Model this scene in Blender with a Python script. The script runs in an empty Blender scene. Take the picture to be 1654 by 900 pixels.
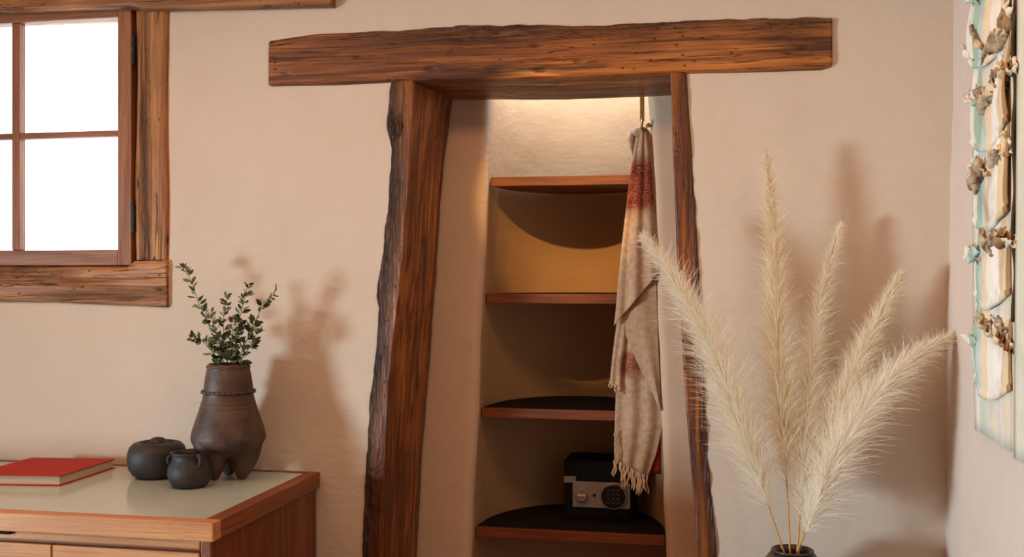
import bpy, math, random
import numpy as np
from math import sin, cos, pi, atan, tan, radians
from mathutils import Vector, Matrix, noise
random.seed(7)
S = bpy.context.scene
COL = S.collection

# ------------------------------------------------------------ camera
FPX = 1700.0; TH = atan(343/1700); D = 3.4; ZC = 1.3      # focal length (px), yaw, distance to wall, eye height
cam = bpy.data.cameras.new('camera'); camo = bpy.data.objects.new('camera', cam); COL.objects.link(camo)
cam.sensor_width = 36; cam.lens = FPX/1654*36; cam.clip_start = .05
camo.location = (0, -D, ZC); camo.rotation_euler = (pi/2, 0, TH)
S.camera = camo
# ------------------------------------------------------------ world, lights, exposure
W = bpy.data.worlds.new('world'); S.world = W; W.use_nodes = True
W.node_tree.nodes['Background'].inputs[0].default_value = (.96, .98, 1, 1)
W.node_tree.nodes['Background'].inputs[1].default_value = 4.0
S.view_settings.view_transform = 'Standard'; S.view_settings.look = 'None'
S.view_settings.gamma = 1; S.view_settings.use_curve_mapping = False
S.view_settings.exposure = 0.0
def area(name, loc, target, sx, sy, power, col):
    l = bpy.data.lights.new(name, 'AREA'); l.shape = 'RECTANGLE'; l.size = sx; l.size_y = sy; l.energy = power; l.color = col
    o = bpy.data.objects.new(name, l); COL.objects.link(o); o.location = loc
    o.rotation_euler = (Vector(target)-Vector(loc)).to_track_quat('-Z', 'Y').to_euler(); return o
# cool daylight through a low glass door in the room's left wall
gd = area('glass_door_daylight', (-5.52, -3.6, .66), (.9, -.6, .9), .75, .9, 57, (.75, .93, 1)); gd.data.spread = radians(76)
# added warm fill under the ceiling, shaped to wash the wall; no fixture there
area('warm_ceiling_fill', (-1.45, -1.35, 2.58), (-1.45, -1.35, 0), 4.2, .5, 40, (1, .53, .25))
# warm ceiling spot aimed at the alcove
sp = bpy.data.lights.new('ceiling_spot', 'SPOT'); sp.energy = 172; sp.color = (1, .56, .17); sp.spot_size = radians(17.5); sp.spot_blend = .45; sp.shadow_soft_size = .02
spo = bpy.data.objects.new('ceiling_spot', sp); COL.objects.link(spo); spo.location = (-.82, -1.55, 2.5)
spo.rotation_euler = (Vector((-.53, .7, 1.37))-spo.location).to_track_quat('-Z', 'Y').to_euler()
# lamp hidden at the top of the alcove behind the lintel
area('alcove_lamp', (-.56, .47, 2.29), (-.56, .55, 1.7), .50, .20, 9.8, (.64, .82, 1))

# ------------------------------------------------------------ helpers
cT, sT = cos(TH), sin(TH)
def ray(px, py):
    a = (px-827)/FPX; b = (450-py)/FPX
    return (-sT+a*cT, cT+a*sT, b)
def onY(px, py, y):
    r = ray(px, py); t = (y+D)/r[1]; return Vector((t*r[0], y, ZC+t*r[2]))
def onZ(px, py, z):
    r = ray(px, py); t = (z-ZC)/r[2]; return Vector((t*r[0], -D+t*r[1], z))
def onX(px, py, x):
    r = ray(px, py); t = x/r[0]; return Vector((x, -D+t*r[1], ZC+t*r[2]))

ORG = {}
def thing(name, label, cat, loc, group=None):
    o = bpy.data.objects.new(name, None); COL.objects.link(o); o.location = loc; o.empty_display_size = .05
    o['label'] = label; o['category'] = cat
    if group: o['group'] = group
    ORG[o.name] = Vector(loc); return o
def tag(o, label, cat, group=None):
    o['label'] = label; o['category'] = cat
    if group: o['group'] = group
    return o
class MB:
    def __init__(s): s.v = []; s.f = []; s.at = {}
    def add(s, vs, fs):
        n = len(s.v); s.v += [Vector(v) for v in vs]; s.f += [tuple(i+n for i in f) for f in fs]; return n
    def box(s, a, b):
        x0, y0, z0 = a; x1, y1, z1 = b
        s.add([(x0,y0,z0),(x1,y0,z0),(x1,y1,z0),(x0,y1,z0),(x0,y0,z1),(x1,y0,z1),(x1,y1,z1),(x0,y1,z1)],
              [(0,3,2,1),(4,5,6,7),(0,1,5,4),(1,2,6,5),(2,3,7,6),(3,0,4,7)]); return s
    def prism_xz(s, pts, y0, y1):               # pts counter-clockwise seen from -y
        n = len(pts)
        s.add([(x,y0,z) for x,z in pts]+[(x,y1,z) for x,z in pts],
              [tuple(range(n)), tuple(range(2*n-1,n-1,-1))]+[((i+1)%n,i,i+n,(i+1)%n+n) for i in range(n)]); return s
    def prism_xy(s, pts, z0, z1):
        n = len(pts)
        s.add([(x,y,z0) for x,y in pts]+[(x,y,z1) for x,y in pts],
              [tuple(range(n-1,-1,-1)), tuple(range(n,2*n))]+[(i,(i+1)%n,(i+1)%n+n,i+n) for i in range(n)]); return s
    def prism_yz(s, pts, x0, x1):
        n = len(pts)
        s.add([(x0,y,z) for y,z in pts]+[(x1,y,z) for y,z in pts],
              [tuple(range(n-1,-1,-1)), tuple(range(n,2*n))]+[(i,(i+1)%n,(i+1)%n+n,i+n) for i in range(n)]); return s
    def grid(s, rows, close=False):
        nu = len(rows[0]); n = len(s.v)
        for r in rows: s.v += [Vector(p) for p in r]
        for i in range(len(rows)-1):
            for j in range(nu if close else nu-1):
                k = (j+1) % nu
                s.f.append((n+i*nu+j, n+i*nu+k, n+(i+1)*nu+k, n+(i+1)*nu+j))
        return n
    def lathe(s, prof, c=(0,0,0), n=48, wob=0):
        c = Vector(c); rows = []
        for r, z in prof:
            rows.append([c+Vector((r*cos(2*pi*j/n), r*sin(2*pi*j/n), z))*1 for j in range(n)])
        if wob:
            rows = [[p+(p-c-Vector((0,0,(p-c).z)))*wob*noise.noise(p*9) for p in r] for r in rows]
        n0 = s.grid(rows, True)
        s.f.append(tuple(n0+j for j in range(n))[::-1]); m = len(rows)-1
        s.f.append(tuple(n0+m*n+j for j in range(n))); return s
    def tube(s, pts, rad, n=10, cap=True):
        pts = [Vector(p) for p in pts]; m = len(pts)
        if not hasattr(rad, '__len__'): rad = [rad]*m
        rows = []; up = None
        for i, p in enumerate(pts):
            t = (pts[min(i+1,m-1)]-pts[max(i-1,0)]).normalized()
            if up is None: up = t.orthogonal().normalized()
            up = (up-t*up.dot(t)).normalized(); b = t.cross(up)
            rows.append([p+(up*cos(2*pi*j/n)+b*sin(2*pi*j/n))*rad[i] for j in range(n)])
        n0 = s.grid(rows, True)
        if cap:
            s.f.append(tuple(n0+j for j in range(n))[::-1]); s.f.append(tuple(n0+(m-1)*n+j for j in range(n)))
        return s
    def build(s, name, mat, parent=None, smooth=False, bevel=0, loc=None, kind=None, solid=0, segs=2, angle=None):
        o0 = ORG[parent.name] if parent else None
        if o0 is None:
            if loc is None:
                a = np.array([tuple(v) for v in s.v]); mn, mx = a.min(0), a.max(0)
                loc = ((mn[0]+mx[0])/2, (mn[1]+mx[1])/2, mn[2])
            o0 = Vector(loc)
        me = bpy.data.meshes.new(name); me.from_pydata([tuple(v-o0) for v in s.v], [], s.f); me.update()
        for k, val in s.at.items():
            a = me.attributes.new(k, 'FLOAT', 'POINT'); a.data.foreach_set('value', np.array(val, dtype=np.float32))
        if smooth:
            me.polygons.foreach_set('use_smooth', [True]*len(me.polygons))
        me.materials.append(mat)
        o = bpy.data.objects.new(name, me); COL.objects.link(o)
        if parent: o.parent = parent
        else: o.location = o0
        ORG[o.name] = o0
        if solid:
            m = o.modifiers.new('solid', 'SOLIDIFY'); m.thickness = solid; m.offset = 0
        if bevel:
            m = o.modifiers.new('bevel', 'BEVEL'); m.width = bevel; m.segments = segs; m.limit_method = 'ANGLE'; m.angle_limit = radians(40)
        if kind: o['kind'] = kind
        return o
def interp(pts, t):
    a = sorted(pts); return np.interp(t, [p[0] for p in a], [p[1] for p in a])

# ------------------------------------------------------------ materials
def lin(c):
    return tuple(((v/255)/12.92 if v/255 <= .04045 else ((v/255+.055)/1.055)**2.4) for v in c)+(1,)
class NT:
    def __init__(s, name):
        s.m = bpy.data.materials.new(name); s.m.use_nodes = True; s.t = s.m.node_tree; s.p = s.t.nodes['Principled BSDF']; s.co = s.n('ShaderNodeTexCoord')
    def n(s, k, **kw):
        x = s.t.nodes.new(k)
        for a, b in kw.items(): setattr(x, a, b)
        return x
    def l(s, a, b): s.t.links.new(a, b)
    def noise(s, scale, det=4, vec=None, mp=None, rough=.55, dist=0, out='Fac'):
        x = s.n('ShaderNodeTexNoise'); x.inputs['Scale'].default_value = scale; x.inputs['Detail'].default_value = det
        x.inputs['Roughness'].default_value = rough; x.inputs['Distortion'].default_value = dist
        s.l(s.mapv(mp) if mp else s.co.outputs['Object'], x.inputs['Vector']); return x.outputs[out]
    def mapv(s, sc):
        m = s.n('ShaderNodeMapping'); m.inputs['Scale'].default_value = sc; s.l(s.co.outputs['Object'], m.inputs['Vector']); return m.outputs[0]
    def ramp(s, f, stops, const=False):
        r = s.n('ShaderNodeValToRGB'); e = r.color_ramp.elements
        while len(e) < len(stops): e.new(.5)
        for i, (p, c) in enumerate(stops):
            e[i].position = p; e[i].color = c if len(c) == 4 else lin(c)
        if const: r.color_ramp.interpolation = 'CONSTANT'
        s.l(f, r.inputs[0]); return r.outputs[0]
    def mix(s, f, a, b, mode='MIX'):
        m = s.n('ShaderNodeMix', data_type='RGBA', blend_type=mode)
        for v, k in ((f, 0), (a, 6), (b, 7)):
            if hasattr(v, 'is_linked'): s.l(v, m.inputs[k])
            else: m.inputs[k].default_value = v if k == 0 else (v if len(v) == 4 else lin(v))
        return m.outputs[2]
    def math(s, op, a, b=0.0):
        m = s.n('ShaderNodeMath', operation=op)
        for i, v in enumerate((a, b)):
            if hasattr(v, 'is_linked'): s.l(v, m.inputs[i])
            else: m.inputs[i].default_value = v
        return m.outputs[0]
    def bump(s, h, strength, dist=.01, prev=None):
        b = s.n('ShaderNodeBump'); b.inputs['Strength'].default_value = strength; b.inputs['Distance'].default_value = dist
        s.l(h, b.inputs['Height'])
        if prev: s.l(prev, b.inputs['Normal'])
        s.l(b.outputs[0], s.p.inputs['Normal']); return b.outputs[0]
    def fin(s, col=None, rough=.5, spec=.5, metal=0):
        if col is not None:
            if hasattr(col, 'is_linked'): s.l(col, s.p.inputs['Base Color'])
            else: s.p.inputs['Base Color'].default_value = lin(col)
        if hasattr(rough, 'is_linked'): s.l(rough, s.p.inputs['Roughness'])
        else: s.p.inputs['Roughness'].default_value = rough
        s.p.inputs['Specular IOR Level'].default_value = spec; s.p.inputs['Metallic'].default_value = metal
        return s.m
BW = lambda v: (v, v, v, 1)

def plaster(name, a, b):
    t = NT(name)
    big = t.noise(1.3, 4); col = t.ramp(big, [(.3, a), (.7, b)])
    st = t.noise(7, 6); col = t.mix(t.ramp(st, [(.42, BW(0)), (.75, BW(.10))]), col, (186, 160, 140))
    b1 = t.bump(t.noise(2.2, 3), .25, .05); b2 = t.bump(t.noise(1, 5, mp=(22, 22, 42), rough=.6), .42, .006, b1); t.bump(t.noise(150, 3), .18, .002, b2)
    return t.fin(col, .92, .15)
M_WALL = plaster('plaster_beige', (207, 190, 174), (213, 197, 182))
M_JAMB = plaster('plaster_jamb_shaded', (200, 172, 149), (206, 179, 157))  # jamb plaster darkened and warmed in colour to offset the cool daylight
M_ALC = plaster('plaster_alcove_shaded', (184, 146, 109), (190, 153, 116))  # warm shade of the recess put into the plaster colour
M_WALLR = plaster('plaster_pale_pink', (214, 196, 184), (220, 203, 192))

def wood(name, axis, dark, mid, light, crack=.5, rough=.42, sc=1.0, knots=.5, bark=None, bumpk=1.0):
    t = NT(name)
    def mp(al, ac): 
        v = [ac*sc]*3; v['xyz'.index(axis)] = al*sc; return tuple(v)
    g1 = t.noise(1, 6, mp=mp(1.1, 15), dist=.8)
    col = t.ramp(g1, [(.30, dark), (.48, mid), (.66, light)])
    g2 = t.noise(1, 5, mp=mp(5, 130), rough=.7); col = t.mix(t.ramp(g2, [(.36, BW(.75)), (.55, BW(0))]), col, dark)
    g4 = t.noise(1, 4, mp=mp(1.8, 48), dist=.7); col = t.mix(t.ramp(g4, [(.52, BW(0)), (.66, BW(.75))]), col, light)
    g5 = t.noise(1, 4, mp=mp(1.2, 36), dist=.9); col = t.mix(t.ramp(g5, [(.36, BW(.85 if knots else .3)), (.46, BW(0))]), col, tuple(int(v*.55) for v in dark))
    g3 = t.noise(1, 5, mp=mp(.9, 26), dist=1.2)
    cr = t.ramp(g3, [(.49, BW(0)), (.5, BW(crack)), (.51, BW(0))])
    col = t.mix(cr, col, (38, 20, 10))
    vo = t.n('ShaderNodeTexVoronoi'); vo.inputs['Scale'].default_value = 1; t.l(t.mapv(mp(6, 17)), vo.inputs['Vector'])
    kn = t.ramp(vo.outputs['Distance'], [(.05, BW(knots)), (.17, BW(0))])
    col = t.mix(kn, col, (34, 18, 10))
    vh = t.n('ShaderNodeTexVoronoi'); vh.inputs['Scale'].default_value = 1; t.l(t.mapv(mp(22, 46)), vh.inputs['Vector'])
    hm = t.math('MULTIPLY', t.ramp(vh.outputs['Distance'], [(.09, BW(1)), (.17, BW(0))]), t.ramp(t.noise(5, 2), [(.5, BW(0)), (.6, BW(knots))]))
    col = t.mix(hm, col, (26, 13, 7))
    bg = t.noise(2.3, 2); col = t.mix(t.ramp(bg, [(.35, BW(.45)), (.62, BW(0))]), col, dark)
    if bark:
        at = t.n('ShaderNodeAttribute'); at.attribute_name = 'bark'
        bn = t.noise(1, 6, mp=mp(5, 60), dist=1.5)
        bc = t.ramp(bn, [(.35, (26, 16, 11)), (.5, (66, 41, 26)), (.68, (104, 68, 44))])
        f = t.math('MULTIPLY', at.outputs['Fac'], bark)
        col = t.mix(f, col, bc)
        bb = t.bump(t.math('MULTIPLY', bn, at.outputs['Fac']), 1.0, .022)
    else: bb = None
    h = t.math('SUBTRACT', t.math('MULTIPLY', g1, .6), t.math('ADD', t.math('ADD', cr, kn), hm))
    b1 = t.bump(h, .5*bumpk, .008, bb); t.bump(g2, .35*bumpk, .002, b1)
    rg = t.ramp(g1, [(.3, BW(rough+.18)), (.7, BW(rough))])
    return t.fin(col, rg, .45)
M_LINT = wood('timber_lintel', 'x', (84, 42, 18), (144, 80, 36), (194, 120, 56), crack=.95, knots=.85, bark=.65, rough=.34)
M_POST = wood('timber_post', 'z', (84, 40, 14), (140, 74, 28), (190, 114, 50), crack=.85, knots=.85, bark=.95, rough=.32)
M_WFZ = wood('timber_window_upright', 'z', (120, 72, 38), (176, 116, 64), (206, 148, 90), crack=.9, knots=.9, bark=.5)
M_WFX = wood('timber_window_level', 'x', (116, 70, 38), (170, 112, 62), (202, 144, 88), crack=.9, knots=.8, bark=.5)
M_SASHX = wood('sash_wood_level', 'x', (122, 74, 46), (150, 96, 62), (168, 112, 74), crack=.15, knots=.0, sc=1.5, bumpk=.4)
M_SASHZ = wood('sash_wood_upright', 'z', (122, 74, 46), (150, 96, 62), (168, 112, 74), crack=.15, knots=.0, sc=1.5, bumpk=.4)
M_CABX_LIT = wood('cabinet_wood_level_lit', 'x', (176, 110, 62), (206, 142, 88), (220, 160, 104), crack=.12, knots=0, sc=1.2, bumpk=.25, rough=.35)  # same cabinet wood, paler: light on the front is in the colour
M_CABY_SHADED = wood('cabinet_wood_depth_shaded', 'y', (104, 54, 28), (136, 74, 40), (156, 92, 52), crack=.12, knots=0, sc=1.2, bumpk=.25, rough=.35)  # rim copy of the cabinet wood, darkened in colour for shade
M_CABZ_SHADED = wood('cabinet_wood_upright_shaded', 'z', (92, 42, 16), (118, 58, 26), (138, 74, 36), crack=.12, knots=0, sc=1.2, bumpk=.25, rough=.35)  # side copy of the cabinet wood, its shade painted into the tone
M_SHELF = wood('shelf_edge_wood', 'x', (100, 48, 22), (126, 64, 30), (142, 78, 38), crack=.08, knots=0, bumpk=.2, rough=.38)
def simple(name, col, rough=.5, spec=.5, metal=0, nscale=0, col2=None, bumps=0, bscale=60, det=4):
    t = NT(name)
    c = col
    if col2: c = t.ramp(t.noise(nscale, det), [(.32, col), (.68, col2)])
    if bumps: t.bump(t.noise(bscale, 4), bumps, .004)
    return t.fin(c, rough, spec, metal)
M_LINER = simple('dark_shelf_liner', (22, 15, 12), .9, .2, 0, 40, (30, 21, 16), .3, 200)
M_IRON = simple('dark_iron', (40, 36, 38), .5, .4, .6, 30, (62, 56, 56), .3, 80)
M_BRASS = simple('aged_brass', (196, 146, 78), .45, .5, .4, 40, (170, 118, 58))
M_SAFE = simple('black_safe_paint', (11, 9, 9), .75, .25, 0, 60, (15, 12, 12), .3, 300)
M_SILVER = simple('brushed_silver', (158, 146, 146), .5, .4, .2, 90, (144, 132, 132))
M_CHROME = simple('chrome', (205, 200, 200), .22, .5, .9)
M_KEYPAD = simple('keypad_black', (12, 11, 13), .35, .5)
M_KEYS = simple('keypad_marks', (84, 80, 84), .5, .4)
M_BADGE = simple('badge_grey', (150, 146, 142), .5, .4, 0, 300, (110, 106, 104))
M_CLAY = simple('brown_burnished_clay', (56, 41, 34), .52, .4, 0, 14, (96, 72, 60), .45, 45, 6)
M_CLAYB = simple('black_clay', (36, 33, 33), .58, .4, 0, 16, (54, 49, 48), .45, 60, 6)
M_VASE = simple('dark_floor_vase_glaze', (46, 38, 36), .35, .5, 0, 12, (64, 54, 50), .3, 40)
M_RED = simple('red_book_cloth', (164, 38, 34), .75, .25, 0, 26, (178, 50, 42), .25, 400)
M_FLOOR = simple('clay_floor', (112, 72, 50), .6, .4, 0, 3, (128, 84, 60), .3, 12)
M_CEIL = simple('ceiling_plaster', (214, 192, 172), .9, .2, 0, 3, (220, 200, 182), .3, 30)
t = NT('inset_top_grey_green'); M_INSET = t.fin(t.ramp(t.noise(3, 3), [(.3, (182, 196, 197)), (.7, (190, 204, 206))]), .16, .5)
t = NT('page_block'); M_PAGE = t.fin(t.ramp(t.noise(1, 3, mp=(2, 2, 420)), [(.35, (168, 144, 118)), (.65, (214, 196, 170))]), .85, .2)
t = NT('leaf_green'); oi = t.n('ShaderNodeObjectInfo')
M_LEAF = t.fin(t.ramp(oi.outputs['Random'], [(0, (52, 62, 40)), (.5, (84, 96, 64)), (1, (132, 140, 104))]), .5, .35)
M_STEM = simple('sprig_stem', (82, 72, 48), .7, .3)
# pampas
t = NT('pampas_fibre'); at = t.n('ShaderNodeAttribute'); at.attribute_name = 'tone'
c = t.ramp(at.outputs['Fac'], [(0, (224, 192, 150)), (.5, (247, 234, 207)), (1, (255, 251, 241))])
t.fin(c, .75, .2); tr = t.n('ShaderNodeBsdfTranslucent'); t.l(c, tr.inputs[0]); mx = t.n('ShaderNodeMixShader'); mx.inputs[0].default_value = .45
t.l(t.p.outputs[0], mx.inputs[1]); t.l(tr.outputs[0], mx.inputs[2]); t.l(mx.outputs[0], t.t.nodes['Material Output'].inputs[0]); M_PAMPAS = t.m
M_STALK = simple('pampas_stalk', (206, 166, 108), .6, .3, 0, 20, (186, 142, 86))
# glass: clear pane
t = NT('window_pane_glass'); gl = t.n('ShaderNodeBsdfGlossy'); gl.inputs['Roughness'].default_value = .05; tp = t.n('ShaderNodeBsdfTransparent'); mx = t.n('ShaderNodeMixShader'); mx.inputs[0].default_value = .06
tp.inputs[0].default_value = (.96, .98, .99, 1)
t.l(tp.outputs[0], mx.inputs[1]); t.l(gl.outputs[0], mx.inputs[2]); t.l(mx.outputs[0], t.t.nodes['Material Output'].inputs[0]); M_GLASS = t.m
# shawl
t = NT('woven_beige_wool'); at = t.n('ShaderNodeAttribute'); at.attribute_name = 'band'
base = t.ramp(t.noise(60, 4), [(.3, (168, 138, 112)), (.7, (194, 165, 138))])
wv = t.noise(1, 2, mp=(520, 520, 320)); dots = t.noise(1, 1, mp=(330, 330, 300))
f = t.math('MULTIPLY', at.outputs['Fac'], t.math('GREATER_THAN', t.math('ADD', dots, t.math('MULTIPLY', at.outputs['Fac'], .13)), .5))
colr = t.mix(f, base, t.ramp(t.noise(30, 2), [(.35, (98, 34, 28)), (.65, (136, 58, 40))]))
t.bump(wv, .5, .003); M_WOOL = t.fin(colr, .95, .1)
t.p.inputs['Sheen Weight'].default_value = .2
M_FRINGE = simple('wool_fringe', (192, 160, 128), .95, .1, 0, 200, (214, 184, 152), .4, 500)
M_REDWOOL = simple('dark_red_wool', (110, 34, 22), .95, .1, 0, 200, (134, 48, 32), .4, 500)
# textile stripes
def stripes(name, k=1.0, w=.50):
    t = NT(name); sx = t.n('ShaderNodeSeparateXYZ'); t.l(t.co.outputs['Object'], sx.inputs[0])
    wob = t.math('MULTIPLY', t.math('SUBTRACT', t.noise(5, 3), .5), .03)
    f = t.math('ADD', t.math('MULTIPLY', t.math('ADD', sx.outputs[1], wob), -1/w), -.20)
    cr = [(238, 234, 224), (168, 196, 178), (196, 212, 212), (236, 214, 184), (240, 232, 220), (244, 240, 234), (228, 206, 172), (168, 132, 94), (226, 214, 196), (212, 208, 194)]
    ps = [0, .12, .22, .30, .42, .50, .62, .72, .80, .92]
    c = t.ramp(f, list(zip(ps, [lin(q) for q in cr])), True)
    c2 = t.mix(k, (226, 220, 206), c)
    st = t.ramp(t.noise(9, 6, mp=(1, 1, .8)), [(.5, BW(0)), (.72, BW(.55*k))]); c2 = t.mix(st, c2, (128, 96, 68))
    wv = t.noise(1, 2, mp=(300, 300, 300)); t.bump(wv, .35, .002)
    return t.fin(c2, .9, .15)
M_STRIPE = stripes('striped_felt', 1.0); M_STRIPEF = stripes('faded_striped_felt', .35)
M_RUFF = simple('torn_brown_felt', (112, 78, 50), .95, .1, 0, 22, (226, 206, 176), .6, 120, 3)
M_FLATP = simple('pale_sage_felt', (206, 206, 186), .92, .1, 0, 12, (222, 218, 202), .4, 160)
M_SEAM = simple('dark_cord', (70, 60, 46), .9, .1)

# ------------------------------------------------------------ setting
LP_F = [(632,133),(627,160),(623,205),(630,240),(629,270),(625,330),(618,400),(607,478),(611,500),(608,560),(597,640),(591,740),(588,800),(584,900)]
LP_E = [(667,128),(667,180),(658,322),(651,411),(644,480),(634,560),(628,620),(624,713),(617,890)]
LP_B = [(733,160),(722,240),(713,330),(706,450),(702,500),(695,600),(690,650),(683,740),(678,850),(675,900)]
RP_F = [(1082,118),(1084,160),(1086,240),(1092,400),(1099,520),(1106,640),(1114,740),(1121,820),(1127,900)]
RP_R = [(1110,118),(1112,160),(1118,240),(1124,330),(1130,440),(1136,560),(1139,640),(1144,740),(1152,820),(1158,900)]
def zx(pts, y, zb=0.0):
    q = [(onY(px,py,y).z, onY(px,py,y).x) for px,py in pts]; q.sort()
    s = (q[0][1]-q[-1][1])/(q[0][0]-q[-1][0]); q.insert(0, (zb, q[0][1]+s*(zb-q[0][0]))); return q
H = 2.62; YF = -.007
lpf = zx(LP_F, YF); lpe = zx(LP_E, YF); lpb = zx(LP_B, .27); rpf = zx(RP_F, YF); rpr = zx(RP_R, YF)
def lmid(z): return float(interp(lpf, z)+interp(lpe, z))/2
def rmid(z): return float(interp(rpf, z)+interp(rpr, z))/2
def struct(o, label=None):
    o['kind'] = 'structure'
    if label: o['label'] = label
    return o
b = MB()
WX0, WX1 = -3.08, -1.99
b.prism_xz([(-5.6,0),(WX0,0),(WX0,H),(-5.6,H)], 0, .27)
b.prism_xz([(WX0,0),(WX1,0),(WX1,1.265),(WX0,1.265)], 0, .27)
b.prism_xz([(WX0,2.29),(WX1,2.29),(WX1,H),(WX0,H)], 0, .27)
zs = np.linspace(0, 2.04, 14)
b.prism_xz([(WX1,0)]+[(lmid(z), z) for z in zs]+[(lmid(2.04),H),(WX1,H)], 0, .27)
b.prism_xz([(lmid(2.04),2.04),(rmid(2.04),2.04),(rmid(2.04),H),(lmid(2.04),H)], 0, .27)
b.prism_xz([(rmid(0),0),(.82,0),(.82,H),(rmid(2.04),H)]+[(rmid(z), z) for z in zs[::-1][:-1]], 0, .27)
struct(b.build('wall_back', M_WALL, loc=(0,0,0)))
# right wall, slightly wavy at the corner
cz = [(onY(px,py,0).z, onY(px,py,0).x) for px,py in [(1541,0),(1539,120),(1537,250),(1531,430),(1529,560),(1528,700),(1527,900)]]
b = MB(); rows = []; rows2 = []
for z in np.linspace(0, H, 60):
    xx = float(interp(cz, z)); r = []; 
    for y in list(np.linspace(.05, -.5, 12))+list(np.linspace(-.7, -5.35, 24)):
        k = max(0, 1+y/.5) if y < 0 else 1
        r.append((.672*(1-k)+xx*k+.004*noise.noise(Vector((y*4, z*4, 0)))+.003*noise.noise(Vector((y*20, z*14, 5)))*k, y, z))
    rows.append(r); rows2.append([(.85, p[1], p[2]) for p in r])
b.grid([r[::-1] for r in rows]); b.grid(rows2)
struct(b.build('wall_right', M_WALLR, smooth=True, loc=(.67,0,0)))
b = MB(); b.box((-5.8,-5.5,-.1), (.85,.9,0)); struct(b.build('floor', M_FLOOR))
b = MB(); b.box((-5.8,-5.5,H), (.85,.9,H+.1)); struct(b.build('ceiling', M_CEIL))
b = MB(); b.box((-5.8,-5.35,0), (.85,-5.2,H)); struct(b.build('wall_rear', M_WALL))
b = MB()   # left wall with an opening for the glass door
for a_, c_ in (((-5.35,0),(-4.05,H)),((-3.15,0),(.27,H)),((-4.05,1.15),(-3.15,H)),((-4.05,0),(-3.15,.1))):
    b.box((-5.75,a_[0],a_[1]), (-5.55,c_[0],c_[1]))
struct(b.build('wall_left', M_WALL))
# alcove: plaster jambs with rounded inner edges and a half-oval niche behind
NL = [(793,158),(788,250),(783,400),(776,560),(768,740),(760,900)]
NR = [(1047,155),(1053,300),(1058,420),(1064,600),(1068,720),(1075,900)]
YJ = .275
nlq = zx(NL, YJ); nrq = zx(NR, YJ); NB = .46; NY = .325
def nl(z): return float(interp(nlq, z))
def nr(z): return float(interp(nrq, z))
def niche_path(z):
    l, r = nl(z), nr(z); pts = []; R = .035
    x0, x1 = min(lmid(z), l)-.06, max(rmid(z), r)+.06
    wv = .006*noise.noise(Vector((1.3, z*3, 2)))
    for k in range(10): pts.append((x0+(l-R-x0)*k/9, YJ+.012*(1-k/9)))
    for k in range(1, 9):
        a = pi/2*k/8; pts.append((l-R+R*sin(a)+wv, YJ+R-R*cos(a)))
    cx = (l+r)/2; a_ = (r-l)/2
    for k in range(0, 49):
        a = pi-pi*k/48; pts.append((cx+a_*cos(a), NY+NB*abs(sin(a))**.9))
    for k in range(0, 9):
        a = pi/2*(1-k/8); pts.append((r+R-R*sin(a)+wv, YJ+R-R*cos(a)))
    for k in range(1, 8): pts.append((r+R+(x1-r-R)*k/7, YJ))
    return pts
b = MB(); rows = []
for z in np.linspace(0, 2.33, 90):
    rows.append([(x+.003*noise.noise(Vector((x*9,y*9,z*9))), y+.003*noise.noise(Vector((x*8,y*9,z*9+7))), z) for x, y in niche_path(z)])
b.grid([r[15:70] for r in rows])
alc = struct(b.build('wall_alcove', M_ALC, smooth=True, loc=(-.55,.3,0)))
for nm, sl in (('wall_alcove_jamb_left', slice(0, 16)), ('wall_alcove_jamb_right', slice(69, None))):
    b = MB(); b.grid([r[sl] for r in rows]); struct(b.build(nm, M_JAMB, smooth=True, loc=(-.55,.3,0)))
b = MB(); b.box((-1.3,.26,2.32), (.1,.9,2.40)); struct(b.build('ceiling_alcove', M_CEIL))

# ------------------------------------------------------------ timbers
def timber(axis, ts, corner, nper=72, amp=.003, freq=(2.2, 16), smooth_it=3, bark=None, seed=0, camp=None):
    """corner(t) -> four (u,v) corners; u = x (axis z) or z (axis x), v = y"""
    b = MB(); rows = []; bk = []
    for t in ts:
        c = [Vector(p) for p in corner(t)]; per = []
        for k in range(4):
            p, q = c[k], c[(k+1) % 4]; m = nper//4
            per += [p.lerp(q, i/m) for i in range(m)]
        for _ in range(smooth_it):
            per = [(per[i-1]+per[i]*2+per[(i+1) % len(per)])/4 for i in range(len(per))]
        cen = sum(c, Vector((0,0)))/4; row = []
        for i, p in enumerate(per):
            d = (p-cen).normalized()
            bf = bark(t, i/len(per), p) if bark else 0
            nz = noise.noise(Vector((p.x*freq[1], p.y*freq[1], t*freq[0]+seed*9)))*amp + noise.noise(Vector((p.x*60, p.y*60, t*9+seed)))*amp*.5
            nz += bf*(.006*noise.noise(Vector((p.x*25, p.y*25, t*14+seed)))+.003*noise.noise(Vector((p.x*70, p.y*70, t*45))))
            p = p+d*nz; bk.append(bf)
            row.append((p.x, p.y, t) if axis == 'z' else (t, p.y, p.x))
        rows.append(row)
    n0 = b.grid(rows, True); n = len(rows[0]); m = len(rows)-1
    b.f.append(tuple(n0+j for j in range(n))[::-1]); b.f.append(tuple(n0+m*n+j for j in range(n)))
    if axis == 'x': b.f = [f[::-1] for f in b.f]
    b.at['bark'] = bk
    return b
def clampf(v): return max(0., min(1., v))
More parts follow.
